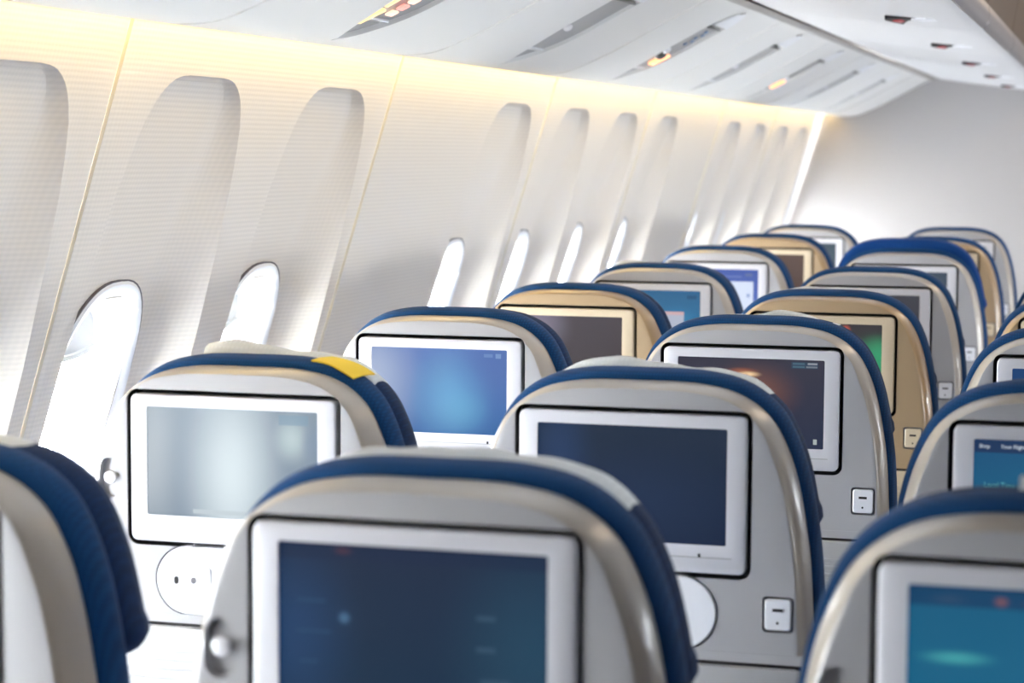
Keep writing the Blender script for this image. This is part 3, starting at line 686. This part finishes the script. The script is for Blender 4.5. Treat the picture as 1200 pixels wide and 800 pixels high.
L_ = 0.51353; P_ = 0.83800
def S(*a, **k): return screen_mat(*a, **k)
OFF = S('screen_off', srgb(20, 26, 38), srgb(24, 30, 42), strength=1.0)
UIGREY = srgb(110, 125, 140)
SCR = {
 (0, 0): OFF,
 (1, 0): S('screen_window_reflection', srgb(118, 132, 146), srgb(128, 142, 154), [(0.0, 0.6, 0.25, 1.2, srgb(160, 168, 172), 0.8), (0.5, 0.4, 0.36, 1.3, srgb(206, 218, 222), 0.95), (0.85, 0.75, 0.14, 0.3, srgb(190, 206, 206), 0.7), (0.98, 0.72, 0.10, 0.28, srgb(122, 138, 156), 0.9)], [(0.775, 0.945, 0.875, 0.965, srgb(120, 146, 164), 0.7), (0.27, 0.62, 0.03, 0.07, srgb(180, 190, 196), 0.8)]),  # blobs paint a window's reflection into the glow; rects are menu marks
 (2, 0): S('screen_aurora', srgb(50, 96, 150), srgb(78, 108, 168), [(0.0, 0.6, 0.45, 1.0, srgb(160, 172, 196), 0.85), (0.58, 0.45, 0.38, 0.75, srgb(92, 152, 196), 0.9), (0.66, 0.28, 0.25, 0.32, srgb(96, 162, 196), 0.45), (1.0, 0.9, 0.5, 0.6, srgb(72, 100, 158), 0.8)], [(0.915, 0.955, 0.90, 0.955, srgb(112, 142, 186), 0.8), (0.83, 0.895, 0.91, 0.95, srgb(98, 128, 178), 0.7)]),
 (3, 0): S('screen_brown', srgb(58, 48, 44), srgb(66, 58, 60), [(0.25, 0.9, 0.35, 0.7, srgb(120, 112, 130), 0.8)]),
 (4, 0): S('screen_map', srgb(52, 118, 160), srgb(44, 92, 130), [(0.75, 0.35, 0.30, 0.45, srgb(60, 130, 170), 0.7)], [(0.50, 0.83, 0.20, 0.64, srgb(176, 178, 192), 0.85), (0.50, 0.83, 0.585, 0.64, srgb(196, 160, 160), 0.9), (0.88, 0.97, 0.10, 0.30, srgb(150, 150, 170), 0.6), (0.86, 0.96, 0.86, 0.92, srgb(30, 60, 96), 0.6)]),
 (5, 0): S('screen_page', srgb(86, 108, 180), srgb(64, 86, 158), [], [(0.40, 0.94, 0.0, 0.76, srgb(208, 218, 238), 0.95), (0.86, 0.90, 0.45, 0.52, srgb(120, 140, 190), 0.8), (0.84, 0.93, 0.86, 0.93, srgb(90, 104, 150), 0.9), (0.5, 0.8, 0.84, 0.87, srgb(110, 124, 180), 0.7)]),
 (6, 0): S('screen_brown_far', srgb(70, 52, 42), srgb(86, 66, 54)),
 (7, 0): S('screen_grey_far', srgb(90, 104, 110), srgb(70, 84, 94)),
 (0, 1): S('screen_navy_menu', srgb(14, 40, 62), srgb(26, 38, 60), [(0.05, 0.45, 0.30, 0.8, srgb(28, 60, 100), 0.7), (0.95, 0.4, 0.4, 0.9, srgb(30, 66, 88), 0.7), (0.25, 0.555, 0.032, 0.052, srgb(70, 108, 140), 0.9), (0.245, 0.955, 0.05, 0.03, srgb(112, 66, 60), 0.9)], [(0.0, 1.0, 0.90, 1.0, srgb(22, 34, 60), 0.6), (0.74, 0.81, 0.59, 0.62, srgb(52, 78, 98), 0.7), (0.74, 0.81, 0.405, 0.435, srgb(52, 78, 98), 0.7), (0.755, 0.865, 0.215, 0.245, srgb(52, 78, 98), 0.7), (0.07, 0.18, 0.64, 0.66, srgb(38, 70, 98), 0.6), (0.07, 0.20, 0.455, 0.475, srgb(38, 70, 98), 0.6), (0.08, 0.15, 0.27, 0.29, srgb(38, 70, 98), 0.6)]),
 (1, 1): S('screen_navy', srgb(18, 30, 54), srgb(26, 38, 56), [(0.12, 0.7, 0.22, 0.8, srgb(36, 62, 104), 0.5), (0.5, 0.35, 0.7, 0.6, srgb(28, 44, 72), 0.6)]),
 (2, 1): S('screen_film', srgb(36, 42, 62), srgb(50, 48, 60), [(0.52, 0.62, 0.38, 0.42, srgb(112, 72, 56), 0.85), (0.44, 0.855, 0.14, 0.05, srgb(150, 88, 62), 0.8), (0.48, 0.82, 0.11, 0.045, srgb(236, 200, 154), 1.0), (0.47, 0.79, 0.025, 0.05, srgb(140, 70, 50), 1.0)], [(0.775, 0.955, 0.90, 0.975, srgb(44, 62, 80), 0.9), (0.785, 0.865, 0.945, 0.965, srgb(64, 94, 110), 0.9), (0.785, 0.865, 0.91, 0.93, srgb(64, 94, 110), 0.9), (0.885, 0.95, 0.945, 0.967, srgb(150, 154, 160), 0.75), (0.875, 0.95, 0.91, 0.93, srgb(116, 122, 130), 0.75), (0.93, 0.955, 0.05, 0.11, srgb(170, 180, 176), 0.8)]),
 (3, 1): S('screen_green', srgb(34, 48, 42), srgb(52, 48, 50), [(0.98, 0.50, 0.24, 0.42, srgb(60, 166, 112), 1.0), (0.93, 0.45, 0.30, 0.5, srgb(46, 124, 90), 0.8), (0.70, 0.92, 0.05, 0.09, srgb(200, 90, 74), 0.9)]),
 (4, 1): S('screen_dim', srgb(50, 50, 58), srgb(62, 62, 68), [(0.85, 0.45, 0.12, 0.12, srgb(150, 136, 130), 0.7)]),
 (5, 1): S('screen_slate', srgb(72, 86, 100), srgb(58, 70, 84), [], [(0.7, 1.0, 0.0, 0.75, srgb(36, 60, 84), 0.7)]),
 (6, 1): OFF, (7, 1): S('screen_light_far', srgb(150, 148, 150), srgb(170, 166, 164)),
 (0, 2): S('screen_teal', srgb(20, 92, 124), srgb(24, 84, 116), [(0.9, 0.5, 0.7, 0.9, srgb(42, 102, 130), 0.8), (0.30, 0.925, 0.035, 0.04, srgb(206, 120, 70), 1.0), (0.44, 0.92, 0.10, 0.03, srgb(150, 96, 84), 0.7), (0.13, 0.925, 0.08, 0.035, srgb(84, 110, 130), 0.8), (0.16, 0.60, 0.16, 0.055, srgb(70, 160, 160), 0.75), (0.16, 0.40, 0.16, 0.05, srgb(60, 150, 152), 0.65)], [(0.0, 1.0, 0.885, 1.0, srgb(20, 50, 84), 0.75)]),
 (1, 2): S('screen_flightinfo', srgb(22, 92, 122), srgb(28, 74, 110), [(0.8, 0.5, 0.8, 0.9, srgb(44, 104, 132), 0.7)], [(0.0, 1.0, 0.89, 1.0, srgb(30, 46, 78), 0.9)]),
 (2, 2): S('screen_blue_dim', srgb(26, 58, 100), srgb(30, 60, 104)),
 (3, 2): OFF, (4, 2): OFF,
}
DXZ = {(0, 1): (0.0013, 0.002), (1, 1): (-0.0029, -0.0008), (2, 1): (0.0005, 0.0027), (3, 1): (0.0006, -0.0061), (4, 1): (-0.0023, -0.0033), (5, 1): (-0.0035, 0.0059), (6, 1): (0.0, 0.006), (7, 1): (0, 0.008),
       (1, 0): (-0.0016, -0.0011), (2, 0): (0.0032, 0.0027), (3, 0): (0.0025, -0.005), (4, 0): (0.0005, -0.0044), (5, 0): (0.0021, 0.0031), (6, 0): (0.009, 0.0068), (7, 0): (0.0023, 0.0092),
       (0, 2): (0.0017, -0.0029), (1, 2): (-0.003, 0.0005), (2, 2): (0.0003, 0.0002), (3, 2): (0, -0.005), (4, 2): (0, -0.003)}
# x0, x1, peak x, peak height, peak width, rise of the cloth cover
COV = {(0, 0): (-0.15, 0.115, -0.05, 0.004, 0.06, 0.0), (1, 0): (-0.085, 0.15, -0.06, 0.014, 0.05, 0.004), (2, 0): (-0.09, 0.135, 0.0, 0.002, 0.06, -0.003),
       (0, 1): (-0.12, 0.155, -0.02, 0.003, 0.06, 0.002), (1, 1): (-0.14, 0.15, -0.055, 0.011, 0.045, 0.001), (2, 1): (-0.11, 0.12, 0.03, 0.008, 0.04, -0.001), (3, 1): (-0.13, 0.09, -0.02, 0.004, 0.07, 0.0),
       (3, 0): (-0.12, 0.10, 0, 0.0, 0.06, -0.004), (4, 0): (-0.15, 0.06, -0.10, 0.008, 0.05, 0.0), (5, 0): (-0.10, 0.10, 0, 0.0, 0.05, -0.004), (4, 1): (-0.08, 0.10, 0, 0.0, 0.05, -0.005),
       (0, 2): (-0.04, 0.15, 0.03, 0.010, 0.07, 0.003), (1, 2): (-0.05, 0.15, 0.04, 0.012, 0.07, 0.003), (2, 2): (-0.06, 0.14, 0.03, 0.004, 0.06, 0.0), (3, 2): (-0.08, 0.14, 0.0, 0.002, 0.06, 0.0)}
LAB = {
 (0, 0): 'grey-backed window-side seat cut off by the lower left corner, navy headrest flank showing',
 (1, 0): 'grey window-side seat with painted pale reflection on screen, yellow tag and raised white headrest cloth',
 (2, 0): 'grey window-side seat with a glowing blue aurora picture on its screen',
 (3, 0): 'bronze window-side seat with dark brown screen, nearer of the two bronze ones by windows',
 (4, 0): 'grey window-side seat with blue map and pink panel on screen, behind nearer bronze seat',
 (5, 0): 'grey window-side seat whose screen shows a white page on blue',
 (6, 0): 'small bronze window-side seat with brown screen, farther of the two by the windows',
 (7, 0): 'farthest window-side seat, pale with golden top edge, in front of the bulkhead',
 (0, 1): 'large grey middle seat at bottom centre with dim blue menu screen and coat hook',
 (1, 1): 'grey middle seat with plain dark navy screen, round-ended plate and white port below',
 (2, 1): 'grey middle seat whose dark screen shows an orange cloud over sunset',
 (3, 1): 'bronze middle seat with green patch on its dark screen',
 (4, 1): 'grey middle seat with dim grey screen, directly behind the bronze middle seat',
 (5, 1): 'middle seat with thick royal blue raised headrest above its grey back',
 (6, 1): 'brownish middle seat half hidden behind the raised royal blue headrest',
 (7, 1): 'farthest middle seat, grey with dark rim, against the bulkhead at right',
 (0, 2): 'grey aisle-side seat at lower right corner with blurred teal menu screen',
 (1, 2): 'grey aisle-side seat at right edge, teal screen reading Your Flight',
 (2, 2): 'grey aisle-side seat at right edge with only a corner of dark blue screen showing',
 (3, 2): 'bronze aisle-side seat cut by the right edge of the photo',
 (4, 2): 'sliver of the farthest aisle-side seat at the right edge',
}
for (r, c), sm in SCR.items():
    dx, dz = DXZ.get((r, c), (0, 0)); tanrow = r in (3, 6)
    sh, bz = (MT['tan'], MT['bezeltan']) if tanrow else (MT['grey'], MT['bezel'])
    s = empty('airline_seat', (c*L_+dx, r*P_, 0.0), LAB[(r, c)], 'seat', 'airline seats in three columns')
    up_ = (0, 0, dz)
    o = share('back_shell', ME_SHELL, sh, s, up_); o.material_slots[1].link = 'OBJECT'; o.material_slots[1].material = MT['rimtan' if tanrow else 'rim']
    m = share('monitor', ME_MON, bz, s, up_)
    share('screen', ME_SCR, sm, m)
    share('monitor_gap', ME_LINER, MT['dark'], m); 
    if r < 5: share('chin_line', ME_CHIN, MT['tray'], m); share('indicator', ME_LED, MT['dark'], m)
    h = share('handset_plate', ME_HS, MT['white'] if not tanrow else bz, s, up_)
    share('plate_gap', ME_HSGAP, MT['portgap'], h)
    if c == 0 or r < 3:
        share('jack_socket', ME_JPLATE, MT['white'], h); share('jack_hole', ME_JACK, MT['seal'], h); share('jack_hole', ME_JACK2, MT['dark'], h); share('plate_tab', ME_TAB, MT['seal'], h)
    u = share('usb_port', ME_USB, MT['white'] if not tanrow else bz, s, up_)
    share('usb_gap', ME_USBGAP, MT['portgap'], u); share('usb_slot', ME_SLOT, MT['dark'], u); share('usb_lamp', ME_DOT, MT['dark'], u)
    share('coat_hook', ME_KNOB, MT['knob'], s, up_)
    t = share('tray_table', ME_TRAY, MT['tray'] if not tanrow else bz, s, up_)
    share('tray_gap', ME_TGAP, MT['dark'], t); share('tray_band', ME_BAND, sh, t)
    for q in range(10): share('tray_rib', ME_RIB, MT['tray'] if not tanrow else bz, t, (0, 0, ZB-0.325-0.0115*q))
    share('back_cushion', ME_CUSH, MT['blue'], s, up_)
    hd = share('headrest', ME_HEAD, MT['royal'] if (r, c) == (5, 1) else MT['navy'], s, (0, 0.0, dz + (0.036 if (r, c) == (5, 1) else 0.0)))
    if (r, c) == (5, 1): hd.location = (0, -0.035, dz+0.030); hd.scale = (1.02, 1, 1)
    if (r, c) in COV:
        obj('headrest_cover', cover_mesh(*COV[(r, c)], seed=r*7+c), MT['cloth'], s, up_)
    if (r, c) == (1, 0):
        V = []; F = []
        for i in range(9):
            x = 0.082+0.058*i/8; z = ZB+oz(x)
            for y, dz_ in ((0.061+0.003*math.sin(i*0.7), 0.0090), (0.078, 0.0112), (0.104, 0.0105), (0.104, 0.0090), (0.078, 0.0097), (0.061+0.003*math.sin(i*0.7), 0.0072)): V.append((x+0.012*(y-0.06)/0.04, y, z+dz_))
        F = [(i*6+j, i*6+(j+1) % 6, i*6+6+(j+1) % 6, i*6+6+j) for i in range(8) for j in range(6)] + [(0, 1, 2, 3, 4, 5), (48, 49, 50, 51, 52, 53)]
        tg = obj('yellow_tag', mesh('yellow_tag', V, F), MT['yellow'], s, up_); tg['label'] = 'bright yellow strip on the seat top'
    share('seat_cushion', ME_SEATC, MT['blue'], s); share('lumbar_cushion', ME_LOWC, MT['blue'], s)
    share('armrest', ME_ARM[1], MT['grey'], s)
    if c == 0: share('armrest', ME_ARM[0], MT['grey'], s)
    for q in (0, 1): share('leg_frame', ME_LEG[q], MT['metal'], s)
    if (r, c) == (1, 2):
        for body, sz, px, pz, mm in (('Shop', 0.0060, 0.0060, -0.0100, 'txt'), ('Your Flight', 0.0060, 0.030, -0.0100, 'txt'), ('Local Time at Destination', 0.0078, 0.012, -0.0545, 'txtgreen')):
            obj('screen_text', text_mesh(body, sz, MT[mm]), None, m, (SX0+px, -0.0017, SZ1+pz))
